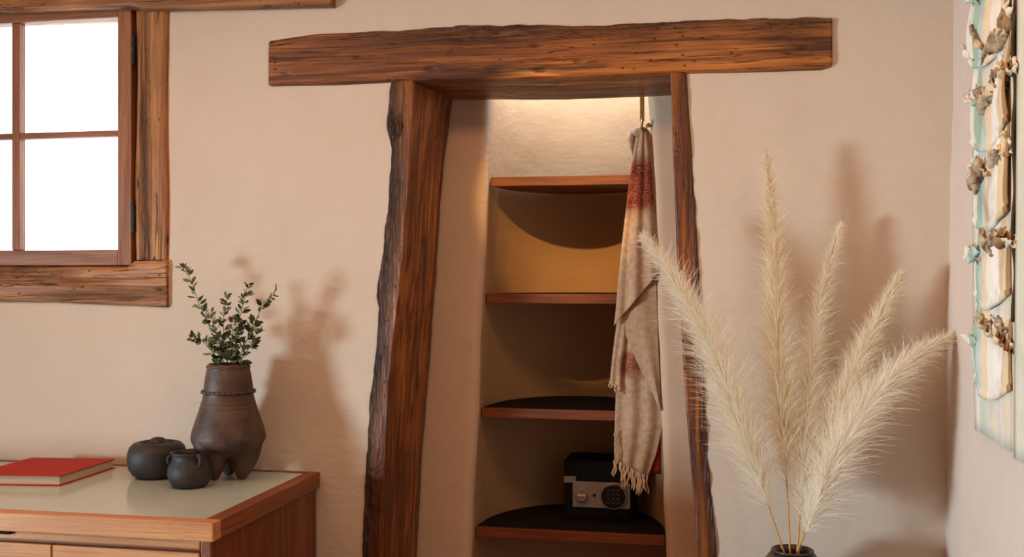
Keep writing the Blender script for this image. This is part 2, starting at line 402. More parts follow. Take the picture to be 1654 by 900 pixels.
# doorway lintel
LT = [(430,64),(470,58),(505,53),(640,48),(740,40),(860,38),(935,40),(1070,33),(1150,29),(1240,28),(1347,26)]
LB = [(430,138),(560,135),(632,131),(760,127),(893,126),(1080,118),(1200,115),(1327,111),(1347,106)]
ltq = [(onY(*p,-.02).x, onY(*p,-.02).z) for p in LT]; lbq = [(onY(*p,-.02).x, onY(*p,-.02).z) for p in LB]
lx0 = onY(432,100,-.02).x; lx1 = onY(1345,70,-.02).x
def lcorner(x):
    zt, zb = float(interp(ltq, x)), float(interp(lbq, x))
    e = min(1, (x-lx0)/.008, (lx1-x)/.008); e = .965+.035*max(0, e)**.5; zm = (zt+zb)/2; zt = zm+(zt-zm)*e; zb = zm+(zb-zm)*e
    return [(zb,-.011),(zb-.022,.285),(zt,.285),(zt,-.010)]
def lbark(t, s, p):
    zt, zb = float(interp(ltq, t)), float(interp(lbq, t)); f = (p.x-zb)/(zt-zb)
    return clampf((f-.55+.25*noise.noise(Vector((t*3, 1, 0))))*2.2)*clampf((t+1.35)*2.2)
o = timber('x', np.linspace(lx0, lx1, 260), lcorner, nper=128, amp=.003, bark=lbark, seed=1, smooth_it=2).build('door_lintel', M_LINT, smooth=True)
tag(o, 'long thick brown timber lintel spanning the top of the alcove doorway', 'beam')
# left post
def lpc(z):
    zz = min(z, 1.955)
    return [(float(interp(lpf,zz)), YF), (float(interp(lpf,zz)), .25), (float(interp(lpb,zz)), .27), (float(interp(lpe,zz)), YF)]
def lpbark(t, s, p):
    a = float(interp(lpf, t)); e = float(interp(lpe, t)); f = (p.x-a)/max(.01, e-a)
    return clampf(1.25-f*1.05+.35*noise.noise(Vector((p.x*10, 0, t*3.3)))) if p.y < .24 else .3
o = timber('z', np.linspace(0, 1.966, 280), lpc, nper=96, amp=.004, bark=lpbark, seed=2, smooth_it=2).build('door_post', M_POST, smooth=True)
tag(o, 'wide leaning timber post with dark bark edge, left side of alcove doorway', 'post', 'doorway posts')
c = onY(640, 208, YF); bk = MB()
for q_, R_ in enumerate((.011, .017, .024)):
    bk.tube([(c.x+R_*(.72+.22*noise.noise(Vector((cos(a)*1.5, sin(a)*1.5, q_))))*cos(a), YF-.0035+.0012*q_, c.z+R_*(1.45+.3*noise.noise(Vector((cos(a), sin(a), q_+5))))*sin(a)) for a in np.linspace(0, 2*pi, 33)], .0024, 8, False)
bk.at['bark'] = [1.0]*len(bk.v); bk.build('wood_knot', M_POST, o, smooth=True)
def rpc(z):
    zz = min(z, 1.95); a, e = float(interp(rpf,zz)), float(interp(rpr,zz))
    return [(a, YF), (a+.012, .27), (e, .25), (e, YF)]
def rpbark(t, s, p):
    a = float(interp(rpf, t)); e = float(interp(rpr, t)); f = (p.x-a)/max(.01, e-a)
    return clampf((f-.62+.4*noise.noise(Vector((p.x*9, 3, t*3.1))))*2.4+clampf(1.1-t)*.6)
o = timber('z', np.linspace(0, 1.958, 260), rpc, nper=72, amp=.0035, bark=rpbark, seed=3, smooth_it=2).build('door_post', M_POST, smooth=True)
tag(o, 'narrow leaning timber post at the right of the alcove, beside the pampas grass', 'post', 'doorway posts')

# ------------------------------------------------------------ window
win = thing('window_1', 'wood-framed window of white bright panes in the upper left', 'window', (-2.53, .05, 1.3)); win['kind'] = 'structure'
TBB = [(-40,21),(0,19),(214,12),(231,18),(272,16),(400,13),(537,10)]
tbq = [(onY(*p,-.03).x, onY(*p,-.03).z) for p in TBB]; tx1 = onY(537,5,-.03).x
def tbc(x):
    zb = float(interp(tbq, x)) if x > tbq[0][0] else tbq[0][1]
    return [(zb,-.035),(zb,.2),(2.37,.2),(2.37,-.035)]
o = timber('x', np.linspace(-3.3, tx1, 200), tbc, nper=72, amp=.003, seed=4).build('window_header', M_WFX, win, smooth=True)
SL = [(-300,478),(0,489),(90,490),(180,494),(272,498)]; ST = [(-300,428),(0,431),(120,430),(205,431),(216,421),(272,418)]
slq = [(onY(*p,-.012).x, onY(*p,-.012).z) for p in SL]; stq = [(onY(*p,-.012).x, onY(*p,-.012).z) for p in ST]
sx1 = onY(270,460,-.012).x
o = timber('x', np.linspace(-3.2, sx1, 200), lambda x: [(float(interp(slq,x)),-.014),(float(interp(slq,x)),.2),(float(interp(stq,x)),.2),(float(interp(stq,x)),-.014)], nper=64, amp=.003,
           bark=lambda t,s,p: clampf(noise.noise(Vector((t*2.2, p.x*22, 4)))*1.3+.25), seed=5).build('window_sill', M_WFX, win, smooth=True)
wl, wr = onY(217,300,-.012).x, onY(271,300,-.012).x
o = timber('z', np.linspace(onY(240,420,-.012).z, onY(240,19,-.03).z+.01, 160), lambda z: [(wl+.004*sin(z*7),-.012),(wl,.2),(wr-.012,.2),(wr+.003*sin(z*9),-.012)], nper=56, amp=.003,
           bark=lambda t,s,p: clampf(.9-abs((p.x-wl)/(wr-wl)-.36)*4.5), seed=6).build('window_post', M_WFZ, win, smooth=True)
o = timber('z', np.linspace(1.30, 2.3, 40), lambda z: [(-3.14,-.012),(-3.14,.2),(-3.0,.2),(-3.0,-.012)], nper=40, amp=.003, seed=8).build('window_post', M_WFZ, win, smooth=True)
# sash
YS0, YS1 = .004, .048
xr0 = onY(190,250,YS0).x; xr1 = onY(212,250,YS0).x; zt0 = onY(110,32,YS0).z; zb0 = onY(110,404,YS0).z
zt1 = onY(110,12,YS0).z; zb1 = onY(110,429,YS0).z
xm0, xm1 = onY(17,250,YS0).x, onY(29,250,YS0).x; zm0, zm1 = onY(110,222,YS0).z, onY(110,212,YS0).z
xl0 = 2*xm0-xr0+(xm1-xm0); xl1 = xl0-(xr1-xr0)
MB().box((xr0,YS0,zb1), (xr1,YS1,zt1)).build('sash_stile', M_SASHZ, win, bevel=.003)
MB().box((xl1,YS0,zb1), (xl0,YS1,zt1)).build('sash_stile', M_SASHZ, win, bevel=.003)
MB().box((xl0,YS0+.001,zt0), (xr0,YS1,zt1)).build('sash_rail', M_SASHX, win, bevel=.003)
MB().box((xl0,YS0+.001,zb1), (xr0,YS1,zb0)).build('sash_rail', M_SASHX, win, bevel=.003)
MB().box((xm0,YS0+.006,zb0), (xm1,YS1,zt0)).build('muntin', M_SASHZ, win, bevel=.004)
MB().box((xl0,YS0+.008,zm0), (xm0,YS1-.002,zm1)).build('muntin', M_SASHX, win, bevel=.004)
MB().box((xm1,YS0+.008,zm0), (xr0,YS1-.002,zm1)).build('muntin', M_SASHX, win, bevel=.004)
for a_, b_ in ((xl0,xm0),(xm1,xr0)):
    for c_, d_ in ((zb0,zm0),(zm1,zt0)):
        MB().box((a_+.001,.030,c_+.001), (b_-.001,.034,d_-.001)).build('pane', M_GLASS, win)
MB().box((xl1-.02,YS1+.002,zb1-.05), (xr1+.02,YS1+.04,zb1+.012)).build('window_stop', M_SASHX, win)
MB().box((xl1-.02,YS1+.002,zt1-.012), (xr1+.02,YS1+.04,zt1+.05)).build('window_stop', M_SASHX, win)
MB().box((xr1-.010,YS1+.002,zb1+.012), (xr1+.03,YS1+.04,zt1-.012)).build('window_stop', M_SASHZ, win)
MB().box((xl1-.06,YS1+.002,zb1+.012), (xl1+.010,YS1+.04,zt1-.012)).build('window_stop', M_SASHZ, win)
for py in (80, 352):
    c = onY(215, py, -.012); hb = MB()
    for k in range(3): hb.tube([(c.x, -.012, c.z-.052+k*.035), (c.x, -.012, c.z-.020+k*.035)], .0068, 12)
    hb.box((c.x-.012,-.004,c.z-.045), (c.x+.010,.006,c.z+.045)); hb.lathe([(.001,0),(.005,.002),(.005,.008),(.001,.011)], (c.x,-.012,c.z+.054), 10)
    hb.build('hinge', M_IRON, win, smooth=False)

# ------------------------------------------------------------ alcove shelves
SH = []
names = ['top wooden shelf in the alcove, under the brightly lit plaster', 'second alcove shelf from the top, below the curved shadow',
         'third alcove shelf down, empty with dark half-round top', 'lowest visible alcove shelf, carrying the black safe']
for i, py in enumerate((285, 475, 661, 856)):
    z = onY(900, py, .335).z; th = .034; l, r = nl(z-.02)+.004, nr(z-.02)-.004; cx = (l+r)/2; a_ = (r-l)/2-.002
    e = thing('alcove_shelf', names[i], 'shelf', (cx, .335, z-th), 'half-round alcove shelves')
    back = [(cx+a_*cos(t_)*.993, NY+.012+(NB-.02)*abs(sin(t_))**.9) for t_ in np.linspace(0, pi, 40)]
    MB().prism_xy([(cx-a_,NY+.012),(cx+a_,NY+.012)]+back[1:-1], z-th+.004, z-.003).build('board', M_SHELF, e)
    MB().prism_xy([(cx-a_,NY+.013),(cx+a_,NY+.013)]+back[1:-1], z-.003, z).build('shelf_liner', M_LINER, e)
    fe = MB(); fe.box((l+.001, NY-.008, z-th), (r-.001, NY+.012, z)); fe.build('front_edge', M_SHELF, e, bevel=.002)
    SH.append(z)
# ------------------------------------------------------------ safe
z = SH[3]; p0 = onZ(912, 838, z); p1 = onZ(1022, 842, z); yf = (p0.y+p1.y)/2; yf = min(yf, .50)
x0 = onY(911, 800, yf).x; x1 = onY(1022, 800, yf).x; zt = onY(960, 745, yf).z
sf = thing('safe', 'small black electronic safe with silver panel on the lowest alcove shelf', 'safe', ((x0+x1)/2, yf, z))
MB().box((x0, yf, z+.001), (x1, yf+.19, zt)).build('body', M_SAFE, sf, bevel=.004)
MB().box((x0+.012, yf-.006, z+.014), (x1-.012, yf, zt-.012)).build('door', M_SAFE, sf, bevel=.002)
q = lambda px, py: onY(px, py, yf-.010)
a_, c_ = q(925, 819), q(1018, 781)
pn = MB().box((a_.x, yf-.012, a_.z), (c_.x, yf-.005, c_.z)).build('control_panel', M_SILVER, sf, bevel=.002)
def disc(name, c, r, y0, y1, mat, par, r2=None, n=32):
    m = MB(); r2 = r2 or r*.92
    rows = [[(c.x+rr*cos(2*pi*j/n), yy, c.z+rr*sin(2*pi*j/n)) for j in range(n)] for rr, yy in ((r,y0),(r,y1+.002),(r2,y1))]
    n0 = m.grid(rows, True); m.f.append(tuple(n0+2*n+j for j in range(n))); m.f.append(tuple(n0+j for j in range(n))[::-1])
    return m.build(name, mat, par)
c = q(940, 800); kd = disc('dial_ring', c, .026, yf-.012, yf-.017, M_SILVER, sf); k2 = disc('dial_knob', c, .020, yf-.017, yf-.030, M_CHROME, sf)
MB().box((c.x-.016, yf-.036, c.z-.005), (c.x+.016, yf-.029, c.z+.005)).build('grip', M_CHROME, k2, bevel=.002)
disc('indicator_light', q(960, 800), .006, yf-.012, yf-.016, M_KEYPAD, sf)
c = q(991, 801); disc('keypad_ring', c, .050, yf-.012, yf-.020, M_SILVER, sf); kp = disc('keypad', c, .044, yf-.020, yf-.024, M_KEYPAD, sf)
m = MB()
for r_ in range(4):
    for k in range(3): m.box((c.x-.022+k*.018, yf-.0255, c.z+.020-r_*.016), (c.x-.015+k*.018, yf-.024, c.z+.026-r_*.016))
m.build('keypad_buttons', M_KEYS, kp, kind='stuff')
a_, c_ = q(911, 780), q(930, 770)
MB().box((a_.x, yf-.008, a_.z), (c_.x, yf-.005, c_.z)).build('name_plate', M_BADGE, sf, bevel=.001)

# ------------------------------------------------------------ hook and shawl
YH = .300
hk = thing('wall_hook', 'small brass hook with round knob above the hanging shawl', 'hook', tuple(onY(1040, 205, YH)))
a_, c_ = onY(1037, 150, YH), onY(1037, 196, YH)
MB().box((a_.x-.008, YH, c_.z), (a_.x+.008, YH+.006, a_.z+.01)).build('strap', M_BRASS, hk, bevel=.002)
MB().tube([(c_.x, YH+.003, c_.z+.01), (c_.x, YH-.004, c_.z-.012), (c_.x, YH-.02, c_.z-.026), (c_.x+.002, YH-.035, c_.z-.022), (c_.x+.004, YH-.042, c_.z-.006)], [.005,.005,.005,.004,.005], 10).build('prong', M_BRASS, hk, smooth=True)
c = onY(1047, 203, YH-.01)
MB().tube([(c.x+.02, YH+.01, c.z), (c.x+.006, YH-.006, c.z), (c.x, YH-.018, c.z)], [.005,.005,.005], 10).build('arm', M_BRASS, hk, smooth=True)
m = MB(); m.lathe([(.0005,-.009),(.006,-.007),(.009,0),(.006,.007),(.0005,.009)], (c.x, YH-.02, c.z), 16); m.build('knob', M_BRASS, hk, smooth=True)
sw = thing('shawl', 'beige woven wool shawl with burgundy band and fringe hanging in the doorway', 'shawl', tuple(onY(1040, 780, .27)))
def curve(pts, t):
    pts = np.array(pts, float); d = np.r_[0, np.cumsum(np.hypot(*np.diff(pts, axis=0).T))]; d /= d[-1]
    return np.interp(t, d, pts[:,0]), np.interp(t, d, pts[:,1])
def sheet(name, L, R, ydepth, pleats, amp, bandf, nu=40, nv=80, ph=0, ring=0):
    b = MB(); rows = []; bd = []
    for j in range(nv+1):
        v = j/nv; lx, ly = curve(L, v); rx, ry = curve(R, v); row = []
        for i in range(nu+1):
            u = i/nu; px = lx+(rx-lx)*u; py = ly+(ry-ly)*u
            ed = min(1, min(u, 1-u)*6)
            y = ydepth(u, v)-amp*(.35+.65*v)*(.5+.5*sin(2*pi*pleats*u+ph+1.2*sin(v*2.5)))*(.4+.6*ed)-.006*(1-(2*u-1)**2)+.004*noise.noise(Vector((px*.03, py*.012, ph)))
            row.append(onY(px, py, y)); bd.append(bandf(u, v, px, py))
        rows.append(row)
    b.grid(rows); b.at['band'] = bd
    return b.build(name, M_WOOL, sw, smooth=True, solid=.003)
nz = lambda px, py: noise.noise(Vector((px*.05, py*.05, 0)))
band1 = lambda u, v, px, py: clampf((14+42-abs(py-298-(.25*(1035-px)))+8*nz(px,py))/26) if py < 420 else 0
band2 = lambda u, v, px, py: .85*clampf((26-abs(py-590)+10*nz(px,py))/16)*clampf((26-abs(px-1022))/8)
L1 = [(1030,213),(1024,240),(1017,290),(1010,350),(1004,400),(999,450),(995,500),(992,526)]
R1 = [(1044,213),(1050,250),(1055,310),(1060,380),(1063,442)]
sheet('front_fold', L1, R1, lambda u,v: .284-.006*v, 2.3, .015, band1, ph=.4)
L2 = [(1006,440),(998,490),(1000,513),(1011,543),(1021,566),(1033,593),(1044,615),(1056,640),(1066,662)]
R2 = [(1056,400),(1060,450),(1062,510),(1064,570),(1066,630),(1067,664)]
sheet('middle_fold', L2, R2, lambda u,v: .294-.004*u, 1.4, .007, lambda *a: 0, ph=2.0)
L3 = [(1004,440),(997,520),(996,600),(994,660),(992,720),(993,748)]
R3 = [(1058,440),(1066,560),(1069,640),(1070,692),(1060,735),(1046,772)]
sheet('long_fold', L3, R3, lambda u,v: .306-.002*v, 2.6, .012, band2, ph=1.0)
L4 = [(1000,500),(994,540),(989,580),(985,622)]; R4 = [(1012,505),(1010,550),(1006,590),(1003,632)]
sheet('side_fold', L4, R4, lambda u,v: .296, 1.2, .010, band2, nu=14, nv=40, ph=.2)
m = sheet('top_loop', [(1018,210),(1014,222),(1016,236),(1022,252)], [(1036,203),(1030,214),(1026,228),(1024,254)], lambda u,v: .296, .6, .012, lambda *a: 0, nu=12, nv=20)
m = sheet('top_gather', [(1020,214),(1027,206),(1034,204)], [(1032,226),(1036,222),(1042,224)], lambda u,v: .282, .7, .010, lambda *a: 0, nu=10, nv=16)
m = sheet('back_gather', [(1037,205),(1044,206),(1050,214),(1054,230),(1056,260),(1060,340)], [(1036,214),(1040,220),(1043,232),(1046,250),(1048,280),(1050,340)], lambda u,v: .300, .7, .006, lambda *a: 0, nu=10, nv=40)
b = MB(); rows = []
for py in np.linspace(640, 766, 12):
    rows.append([onY(px, py, .312+.002*sin(px*.5)) for px in np.linspace(1030, 1068-.004*max(0, py-700), 8)])
b.grid(rows); b.build('red_inner_fold', M_REDWOOL, sw, smooth=True, solid=.003)
def tassel(px, py, ln, y, w=.0035):
    p = onY(px, py, y); pts = []; rd = []; dx = random.uniform(-.012, .012); ph = random.uniform(0, 6)
    for k in range(9):
        t_ = k/8; pts.append(p+Vector((dx*t_+.0025*sin(ph+t_*9), .002*cos(ph+t_*8), .008-ln*t_))); rd.append(w*(1.15 if k == 1 else .8+.25*sin(t_*pi))*(1 if k < 8 else .5))
    MB().tube(pts, rd, 6).build('fringe_strand', M_FRINGE, sw, smooth=True)
for k in range(17):
    t_ = k/16; px = 994+50*t_; py = 746+26*t_**.9
    tassel(px, py, random.uniform(.062, .088)*(1 if t_ > .15 else .8), .288-.008*random.random(), random.uniform(.0028, .0042))
for k in range(6): tassel(985+3.4*k, 620+2*k, random.uniform(.02, .034), .286, .0026)
for k in range(4): tassel(993+1.5*k, 700+12*k, random.uniform(.03, .05), .288, .0024)

# ------------------------------------------------------------ cabinet
zt = .639; cxr = -1.353; cyf = -.775; cyb = -.006; cxl = -3.1; fw = .047; th = .052
cb = thing('cabinet', 'low wooden cabinet with pale inset top against the wall under the window', 'cabinet', ((cxr+cxl)/2, (cyf+cyb)/2, 0))
MB().box((cxl, cyf, zt-th), (cxr, cyf+fw, zt)).build('top_edge', M_CABX_LIT, cb, bevel=.003)
MB().box((cxr-fw, cyf+fw, zt-th), (cxr, cyb, zt)).build('top_edge', M_CABY_SHADED, cb, bevel=.003)
MB().box((cxl, cyb-.02, zt-th), (cxr-fw, cyb, zt)).build('top_edge', M_CABY_SHADED, cb, bevel=.002)
MB().box((cxl, cyf+fw, zt-th), (cxl+fw, cyb-.02, zt)).build('top_edge', M_CABY_SHADED, cb, bevel=.003)
MB().box((cxl+fw, cyf+fw, zt-.02), (cxr-fw, cyb-.02, zt-.003)).build('inset_top', M_INSET, cb)
bx = cxr-.012
MB().box((bx-.022, cyf+.030, 0), (bx, cyb-.004, zt-th)).build('side_panel', M_CABZ_SHADED, cb, bevel=.002)
MB().box((bx-.030, cyf+.012, 0), (bx, cyf+.030, zt-th)).build('corner_stile', M_CABY_SHADED, cb, bevel=.003)
MB().box((cxl, cyf+.014, zt-th-.026), (bx-.032, cyf+.034, zt-th-.002)).build('front_rail', M_CABX_LIT, cb, bevel=.005)
MB().box((cxl, cyb-.02, .05), (bx-.022, cyb-.008, zt-th)).build('back_panel', M_CABX_LIT, cb)
MB().box((cxl, cyf+.04, .05), (bx-.022, cyb-.02, .07)).build('bottom_panel', M_CABX_LIT, cb)
xg = onY(83, 892, cyf+.012).x; xe = bx-.034
dz1 = zt-th-.034; w_ = xe-xg
xs = [xe, xg]
while xs[-1]-w_ > cxl: xs.append(xs[-1]-w_)
for k in range(len(xs)-1):
    d = MB().box((xs[k+1]+.004, cyf+.010, .06), (xs[k], cyf+.030, dz1)).build('door', M_CABX_LIT, cb, bevel=.003)
MB().box((cxl, cyf+.03, .05), (bx-.03, cyf+.036, zt-th-.004)).build('door_backing', M_CABZ_SHADED, cb)  # dark brown here stands in for the reddish shade in the door gaps
p = onY(8, 868, cyf); MB().box((p.x-.06, cyf+.004, zt-th-.010), (p.x+.012, cyf+.016, zt-th+.001)).build('finger_pull', M_LINER, cb, bevel=.002)

# ------------------------------------------------------------ things on the cabinet
ZT = zt-.003
# book
bh = .034; A = onZ(97, 768.5, ZT+bh); B = onZ(186, 741, ZT+bh); C = onZ(20, 732, ZT+bh)
ex = (A-onZ(0, 767, ZT+bh)).normalized(); ey = (B-A); dep = ey.length; ey.normalize()
wd = .30
bkk = thing('book', 'red clothbound book lying flat on the pale cabinet top', 'book', tuple(A.lerp(B, .5)-Vector((0,0,bh))))
def slab(z0, z1, i0, i1, j0, j1, r=0):
    P = [A+ex*(-wd+i0)+ey*j0, A-ex*i1+ey*j0, A-ex*i1+ey*(dep-j1), A+ex*(-wd+i0)+ey*(dep-j1)]
    return MB().prism_xy([(p.x, p.y) for p in P], z0, z1)
slab(ZT, ZT+.004, 0, 0, 0, 0).build('back_cover', M_RED, bkk, bevel=.001)
slab(ZT+.004, ZT+bh-.004, .004, .006, .006, .006).build('pages', M_PAGE, bkk)
slab(ZT+bh-.004, ZT+bh, 0, 0, 0, 0).build('front_cover', M_RED, bkk, bevel=.001)
slab(ZT, ZT+bh, -.004, wd-.003, 0, 0).build('spine', M_RED, bkk, bevel=.002)
# tripod vase
def mpx(p):    # metres per pixel at a point
    return ((p-camo.location).dot(Vector((-sT, cT, 0))))/FPX
f1 = onZ(386, 776, ZT); cv = Vector((f1.x-.034, f1.y+.020, ZT)); cv.x = onY(369, 700, cv.y).x; k = mpx(cv); base = 450+(ZC-ZT)/k
hz = lambda py: (base-py)*k
prof = [(588,33),(596,34),(606,36),(622,38.5),(640,40),(655,44),(672,50),(690,56),(704,59.5),(712,58),(720,53),(728,43),(734,29),(738,11)]
outer = [(r*k, hz(py)) for py, r in prof]
b = MB(); vp = [(max(.002, r-.009), z_+(.004 if i else 0)) for i, (r, z_) in enumerate(outer)]
full = [(.001, outer[-1][1])]+outer[::-1]+[(outer[0][0]-.004, outer[0][1]+.004)]+[(r, z_) for r, z_ in vp[:8]]+[(.001, vp[7][1])]
b.lathe(full, tuple(cv), 64)
tv = thing('tripod_vase', 'tall dark brown clay vase standing on three pointed legs', 'vase', tuple(cv))
for i, a in enumerate((radians(-8), radians(238), radians(115))):
    d = Vector((cos(a), sin(a), 0)); top = cv+d*.067+Vector((0,0,hz(706))); tip = cv+d*.052
    pts = []; rd = []
    for s_ in np.linspace(0, 1, 14):
        zz = top.z+(tip.z+.008-top.z)*s_; pp = top.lerp(tip, s_); pts.append(Vector((pp.x, pp.y, zz))); rd.append(.016+.040*(1-s_**2.3))
    pts.append(Vector((tip.x, tip.y, tip.z+.001))); rd.append(.012)
    b.tube(pts, rd, 28)
o = b.build('body', M_CLAY, tv, smooth=True)
m_ = o.modifiers.new('fuse', 'REMESH'); m_.mode = 'VOXEL'; m_.voxel_size = .0032; m_.use_smooth_shade = True
m_ = o.modifiers.new('soft', 'SMOOTH'); m_.factor = .6; m_.iterations = 16
m = MB(); r0 = 41*k; n = 60
m.tube([cv+Vector((r0*cos(2*pi*j/120), r0*sin(2*pi*j/120), hz(632)+.0015*sin(j*2.1))) for j in range(121)], [.0042+.0014*sin(j*1.6) for j in range(121)], 8, False)
m.build('rope_band', M_CLAY, tv, smooth=True)
for py in (650, 657):
    r_ = float(np.interp(py, [p[0] for p in prof], [p[1] for p in prof]))*k
    m = MB(); m.tube([cv+Vector((r_*cos(2*pi*j/60), r_*sin(2*pi*j/60), hz(py))) for j in range(61)], .0016, 6, False); m.build('neck_ridge', M_CLAY, tv, smooth=True)
m = MB(); m.tube([cv+Vector(((32*k)*cos(2*pi*j/60), (32*k)*sin(2*pi*j/60), hz(592)+.003*sin(j*.9))) for j in range(61)], [.0055+.001*sin(j*2.2) for j in range(61)], 8, False); m.build('rim', M_CLAY, tv, smooth=True)
# sprigs
lf = bpy.data.meshes.new('leaf')
lf.from_pydata([(0,0,0),(.0042,.006,.0010),(.0052,.012,.0015),(.0032,.018,.001),(0,.0225,-.001),(-.0032,.018,.001),(-.0052,.012,.0015),(-.0042,.006,.001),(0,.006,-.0008),(0,.012,-.001),(0,.018,-.001)], [],
               [(0,1,8),(1,2,9,8),(2,3,10,9),(3,4,10),(0,8,7),(7,8,9,6),(6,9,10,5),(5,10,4)])
lf.materials.append(M_LEAF); lf.update()
SPR = [([(366,598),(352,560),(335,520),(320,488),(310,455),(295,432)], 34, 'longest leafy sprig in the tripod vase, curving up to the left'),
       ([(368,598),(364,560),(360,520),(367,478)], 30, 'tall straight leafy sprig just left of centre in the tripod vase'),
       ([(374,598),(380,560),(388,510),(396,480),(400,460)], 36, 'tallest upright leafy sprig right of centre in the tripod vase'),
       ([(378,598),(394,560),(412,522),(424,492),(446,470)], 32, 'leafy sprig in the tripod vase reaching out to the upper right'),
       ([(364,598),(346,572),(328,552),(310,546)], 22, 'low leafy sprig in the tripod vase leaning far left'),
       ([(370,598),(362,560),(345,528),(340,505)], 26, 'short bushy sprig in the tripod vase between left and middle ones'),
       ([(378,598),(392,578),(406,556),(416,536)], 24, 'low leafy sprig in the tripod vase leaning right'),
       ([(372,598),(374,570),(376,540),(378,515)], 26, 'short leafy sprig at the very centre of the tripod vase')]
for i, (pts, nleaf, lab) in enumerate(SPR):
    dy = [.02, 0, -.02, .01, -.03, -.025, -.02, -.03][i]
    P = []
    for j, p in enumerate(pts):
        s_ = j/(len(pts)-1); P.append(onY(p[0], p[1], cv.y+dy*(.4+s_*1.2)))
    fine = []
    d_ = np.r_[0, np.cumsum([(P[j+1]-P[j]).length for j in range(len(P)-1)])]
    for s_ in np.linspace(0, d_[-1], 24):
        fine.append(Vector([np.interp(s_, d_, [q_[a] for q_ in P]) for a in range(3)]))
    e = thing('leafy_sprig', lab, 'sprig', tuple(fine[0]), 'green sprigs in the tripod vase')
    MB().tube([fine[0]-Vector((0,0,.10))*1]+fine, [.0018]+[.0018-.0011*j/23 for j in range(24)], 6).build('stem', M_STEM, e, smooth=True)
    rnd = random.Random(i)
    for q_ in range(int(nleaf*1.75)):
        s_ = rnd.uniform(.16, 1) if q_ else 1; f_ = s_*23; j = min(22, int(f_)); p = fine[j].lerp(fine[j+1], f_-j); tg = (fine[j+1]-fine[j]).normalized()
        sd = Vector((rnd.uniform(-1,1), rnd.uniform(-1,1), rnd.uniform(-.3,.5))); sd = (sd-tg*sd.dot(tg)).normalized()
        yy = (tg*rnd.uniform(.35,.95)+sd).normalized(); zz = yy.cross(Vector((rnd.uniform(-1,1), rnd.uniform(-1,1), rnd.uniform(-1,1)))).normalized(); xx = yy.cross(zz)
        sc = rnd.uniform(.9, 1.55)*(1.25-.42*s_)
        lo = bpy.data.objects.new('leaf', lf); COL.objects.link(lo); lo.parent = e
        R_ = Matrix((xx, yy, zz)).transposed().to_4x4()
        lo.matrix_local = Matrix.Translation(p-fine[0]+sd*.002) @ R_ @ Matrix.Scale(sc, 4)
# lidded bowl
def lathe_px(py0, prof, c, kk): return [(r*kk, (py0-py)*kk) for py, r in prof]
cbw = onZ(254, 770, ZT); kb = mpx(cbw)
pb = thing('lidded_pot', 'squat black clay pot with sunken lid beside the tripod vase', 'pot', tuple(cbw))
MB().lathe([(.02*1,0.0)]+[(r*kb, h_*kb) for r, h_ in ((30,0),(38,5),(44,15),(46.5,28),(46,40),(43,49),(37,54.5),(29,56.5),(26,55.5),(24,51),(22,46))]+[(.004,46*kb)], tuple(cbw), 56, .04).build('bowl', M_CLAYB, pb, smooth=True)
m = MB().lathe([(.002,46*kb),(22*kb,47*kb),(22*kb,51*kb),(19*kb,54*kb),(15*kb,55*kb),(13*kb,58*kb),(10.5*kb,61.5*kb),(6*kb,63.5*kb),(.002,64*kb)], tuple(cbw+Vector((.002,0,0))), 40, .05).build('lid', M_CLAYB, pb, smooth=True)
# small jug
cj = onZ(307, 786, ZT); kj = mpx(cj)
j_ = thing('small_jug', 'small black clay jug with one ear handle in front of the tripod vase', 'jug', tuple(cj))
pr = [(20,0),(27,2),(32,8),(35.5,18),(35.5,28),(32,38),(28.5,44),(28,49),(29.5,54),(31,56),(29,56.5),(26,53),(25,46),(28,36),(28,20),(15,10)]
MB().lathe([(r*kj, h_*kj) for r, h_ in [(.5,0)]+pr+[(.5,10)]], tuple(cj), 48, .03).build('body', M_CLAYB, j_, smooth=True)
h1 = [cj+Vector((cos(radians(-38))*r_*kj, sin(radians(-38))*r_*kj, h_*kj)) for r_, h_ in ((27,53),(34,54),(39,50),(40,44),(37,38),(31,36))]
MB().tube(h1, [.0065,.006,.0055,.0055,.006,.007], 10).build('handle', M_CLAYB, j_, smooth=True)
h1 = [cj+Vector((cos(radians(215))*r_*kj, sin(radians(215))*r_*kj, h_*kj)) for r_, h_ in ((27,51),(32,51),(35,47),(34,42),(30,38))]
MB().tube(h1, [.005,.005,.0045,.005,.006], 10).build('lug', M_CLAYB, j_, smooth=True)

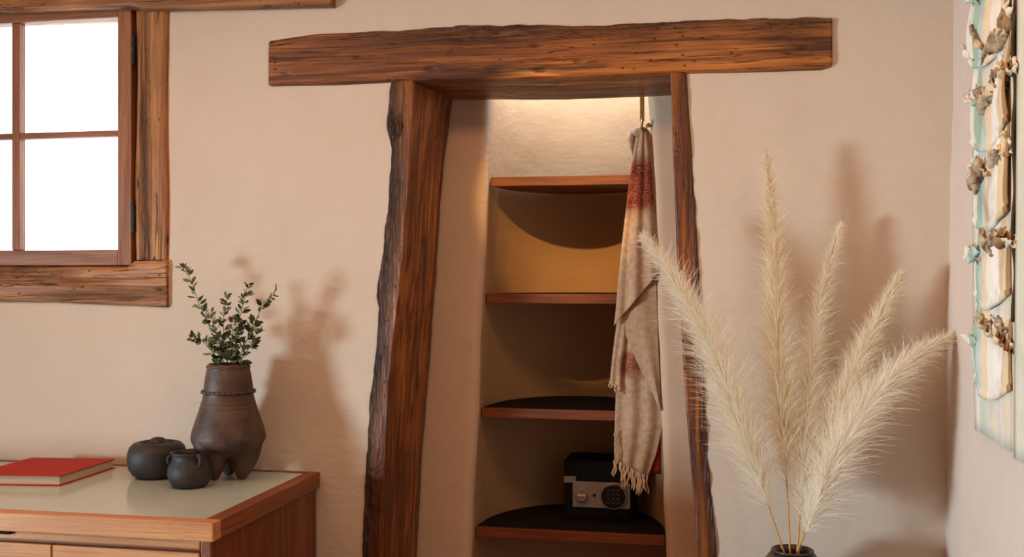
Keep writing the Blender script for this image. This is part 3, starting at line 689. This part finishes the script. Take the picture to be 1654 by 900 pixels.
# ------------------------------------------------------------ floor vase with pampas grass
YV = -.22; cm = onY(1280, 889, YV); kv = mpx(cm); Hv = cm.z
fv = thing('floor_vase', 'tall dark vase holding pampas plumes, only its rim in view', 'vase', (cm.x, YV, 0))
MB().lathe([(.002,.001),(.085,.001),(.095,.012),(.125,.12),(.138,.24),(.130,.36),(.098,.45),(.062,.50),(.050,Hv-.012),(.056,Hv-.004),(.0595,Hv),(.057,Hv+.003),(.050,Hv-.001),(.044,Hv-.014),(.05,.48),(.09,.42),(.11,.24),(.08,.03),(.002,.02)], (cm.x, YV, 0), 56).build('body', M_VASE, fv, smooth=True)
m = MB(); m.tube([(cm.x+.0575*cos(2*pi*j/48), YV+.0575*sin(2*pi*j/48), Hv) for j in range(49)], .0038, 8, False); m.build('rim', M_VASE, fv, smooth=True)
PL = [('pampas plume drooping left across the doorway post', [(1266,892),(1246,832),(1226,772),(1196,690),(1166,600),(1128,520),(1085,442),(1033,374)], [-.22,-.22,-.22,-.22,-.22,-.22,-.22,-.22], .13, 40, 6500, (-.75,-.5), .9),
      ('tallest upright pampas plume standing in the centre of the vase', [(1276,892),(1272,800),(1266,700),(1259,600),(1254,500),(1250,400),(1244,310),(1238,240)], [-.22,-.21,-.19,-.17,-.16,-.15,-.15,-.15], .18, 27, 6000, (-.05,-.25), .6),
      ('narrow pampas plume just right of the tallest one', [(1288,890),(1294,800),(1299,720),(1306,620),(1317,530),(1332,450),(1348,395),(1363,352)], [-.22,-.20,-.18,-.15,-.13,-.11,-.09,-.08], .10, 24, 6000, (.1,-.25), .85),
      ('pampas plume leaning right, second from the right wall', [(1290,890),(1308,820),(1330,740),(1356,660),(1384,590),(1412,530),(1440,472),(1461,433)], [-.22,-.21,-.19,-.17,-.15,-.12,-.10,-.09], .16, 26, 6000, (.2,-.35), .8),
      ('lowest rightmost pampas plume with its tip touching the right wall', [(1288,890),(1310,838),(1334,778),(1366,706),(1408,644),(1455,594),(1500,562),(1544,541)], [-.24,-.25,-.25,-.25,-.23,-.20,-.16,-.105], .07, 34, 7000, (.5,-.7), 1.05)]
for i, (lab, pts, ys, t0, wpx, N, bias, tone) in enumerate(PL):
    P = [onY(px, py, y) for (px, py), y in zip(pts, ys)]
    d_ = np.r_[0, np.cumsum([(P[j+1]-P[j]).length for j in range(len(P)-1)])]; Ltot = d_[-1]
    raw = [Vector([np.interp(s_, d_, [q_[a] for q_ in P]) for a in range(3)]) for s_ in np.linspace(0, Ltot, 61)]
    for _ in range(12): raw = [raw[0]]+[(raw[j-1]+raw[j]*2+raw[j+1])/4 for j in range(1, 60)]+[raw[-1]]
    e = thing('pampas_plume', lab, 'pampas grass', (raw[0].x, raw[0].y, raw[0].z-.1), 'pampas plumes in the floor vase')
    base_ = Vector((cm.x+(raw[0].x-cm.x)*.4, YV, Hv-.16))
    MB().tube([base_]+raw, [.0032]+[.0032-.0024*j/60 for j in range(61)], 7).build('stalk', M_STALK, e, smooth=True)
    rnd = random.Random(20+i); vs = []; fs = []; tn = []
    W_ = wpx*kv
    for q_ in range(N):
        s_ = t0+(1-t0)*rnd.random()**1.0*.97; f_ = s_*60; j = min(59, int(f_)); p = raw[j].lerp(raw[j+1], f_-j); tg = (raw[j+1]-raw[j]).normalized()
        u_ = (s_-t0)/(1-t0); env = min(1, u_/.16+.25)*(1-u_)**.78*1.12+.05
        ln = W_*env*rnd.uniform(1.3, 3.4)*.9+.010; ln = min(ln, .13)
        a = rnd.uniform(0, 2*pi); o1 = tg.orthogonal().normalized(); o2 = tg.cross(o1); rd = o1*cos(a)+o2*sin(a)
        al = rnd.uniform(.15, .72); dr = (tg*cos(al)+rd*sin(al)).normalized()
        if rnd.random() < .16: dr = (tg*.55+rd).normalized(); ln *= rnd.uniform(.8, 1.25)
        side = Vector((cT, sT, 0))*bias[0]+Vector((0,0,1))*bias[1]
        droop = rnd.uniform(.05, .42)
        pts_ = []; pp = p.copy(); nseg = 4
        for g in range(nseg+1):
            pts_.append(pp.copy()); dr = (dr+side*droop*.35*(g/nseg)+Vector((rnd.gauss(0,.07), rnd.gauss(0,.07), rnd.gauss(0,.07)))).normalized(); pp = pp+dr*(ln/nseg)
        wv = dr.cross(Vector((rnd.gauss(0,1), rnd.gauss(0,1), rnd.gauss(0,1)))).normalized()*rnd.uniform(.0006, .0012)
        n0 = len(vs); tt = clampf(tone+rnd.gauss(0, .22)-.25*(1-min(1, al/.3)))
        for g, pt in enumerate(pts_):
            w2 = wv*(1-.8*g/nseg); vs += [pt-w2, pt+w2]; tn += [tt, tt]
            if g: fs.append((n0+2*g-2, n0+2*g-1, n0+2*g+1, n0+2*g))
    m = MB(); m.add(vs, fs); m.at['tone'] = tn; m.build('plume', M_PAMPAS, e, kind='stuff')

# ------------------------------------------------------------ felt wall hanging on the right wall
XW = .664
th_ = thing('wall_hanging', 'striped felt wall hanging with ruffled torn folds on the right wall', 'textile', (XW, -.30, .9))
zbot = .897
def wgrid(name, mat, y0f, y1f, z0, z1, xf, nu=30, nv=30, solid=.004):
    b = MB(); rows = []
    for j in range(nv+1):
        v = j/nv; z_ = z1+(z0-z1)*v; row = []
        for i in range(nu+1):
            u = i/nu; y_ = y0f(z_)+(y1f(z_)-y0f(z_))*u; row.append((XW-xf(u, v, y_, z_), y_, z_+(0 if not hasattr(xf, 'dz') else xf.dz(u, v))))
        rows.append(row)
    b.grid(rows); return b.build(name, mat, th_, smooth=True, solid=solid)
yl = lambda z_: -.353-.062*(2.07-z_)/1.17
ym = lambda z_: -.798
wgrid('backing_panel', M_STRIPEF, yl, ym, zbot, 2.5, lambda u,v,y,z: .008+.003*sin(y*20+z*3), 12, 40)
wgrid('side_panel', M_FLATP, lambda z: -.818, lambda z: -1.40, .890, 2.5, lambda u,v,y,z: .012+.004*sin(y*30+z*2), 16, 40)
m = MB(); m.tube([(XW-.014+.003*sin(z_*30), -.812+.004*noise.noise(Vector((0,0,z_*9))), z_) for z_ in np.linspace(1.2, 2.5, 80)], [.0045+.002*noise.noise(Vector((3,0,z_*14))) for z_ in np.linspace(1.2, 2.5, 80)], 8); m.build('seam_cord', M_SEAM, th_, smooth=True)
zpx = lambda py: onX(1605, py, XW-.03).z
tiers = [(-190,-60),(-70,60),(70,205),(195,345),(335,475),(465,625)]
for i, (pa, pb_) in enumerate(tiers):
    z1, z0 = zpx(pa), zpx(pb_)
    def xf(u, v, y, z, i=i):
        bul = .010+.018*sin(pi*min(1, v*.9))**.8*(v**.7+.25)
        return bul*(.75+.25*sin(u*5+i*1.3))+.005*noise.noise(Vector((y*18, z*10, i)))+(.005 if v > .93 else 0)
    xf.dz = lambda u, v, i=i: -(.035*v)*sin(u*pi*1.1+.3)-.02*v*u
    wgrid('billow_fold', M_STRIPE, lambda z: yl(z)-.035-.01*noise.noise(Vector((z*6,0,i))), lambda z: -.785+.02*noise.noise(Vector((z*7,1,i))), z0, z1, xf, 40, 34, .005)
rr = random.Random(5)
for i, py in enumerate((-60, 40, 120, 245, 382, 528)):
    zc_ = zpx(py); n_ = 5
    for q_ in range(n_):
        yc = -.43-.33*q_/(n_-1)+rr.uniform(-.02,.02); b = MB(); rows = []
        R_ = rr.uniform(.009, .016); zz = zc_-.012+.022*sin(q_*1.3+i)+rr.uniform(-.01,.01); tw = rr.uniform(-1.2,1.2); a0 = rr.uniform(1.2, 3.6); ln = rr.uniform(.08, .15)
        for s_ in np.linspace(-.5, .5, 20):
            row = []
            for a in np.linspace(0, 3.5, 14):
                rad = R_*(.8+1.1*noise.noise(Vector((s_*7+q_*3, a*1.1, i*3)))+.25*a/3.5)*(1.15-abs(s_)*1.2)
                row.append((XW-.022-rad*cos(a+a0+s_*tw), yc+s_*ln+.012*sin(a*2+q_), zz+rad*sin(a+a0+s_*tw)*1.5+s_*tw*.05+.008*noise.noise(Vector((s_*9, q_, i)))))
            rows.append(row)
        b.grid(rows); b.build('torn_ruffle', M_RUFF if q_ % 4 else M_STRIPE, th_, smooth=True, solid=.003)
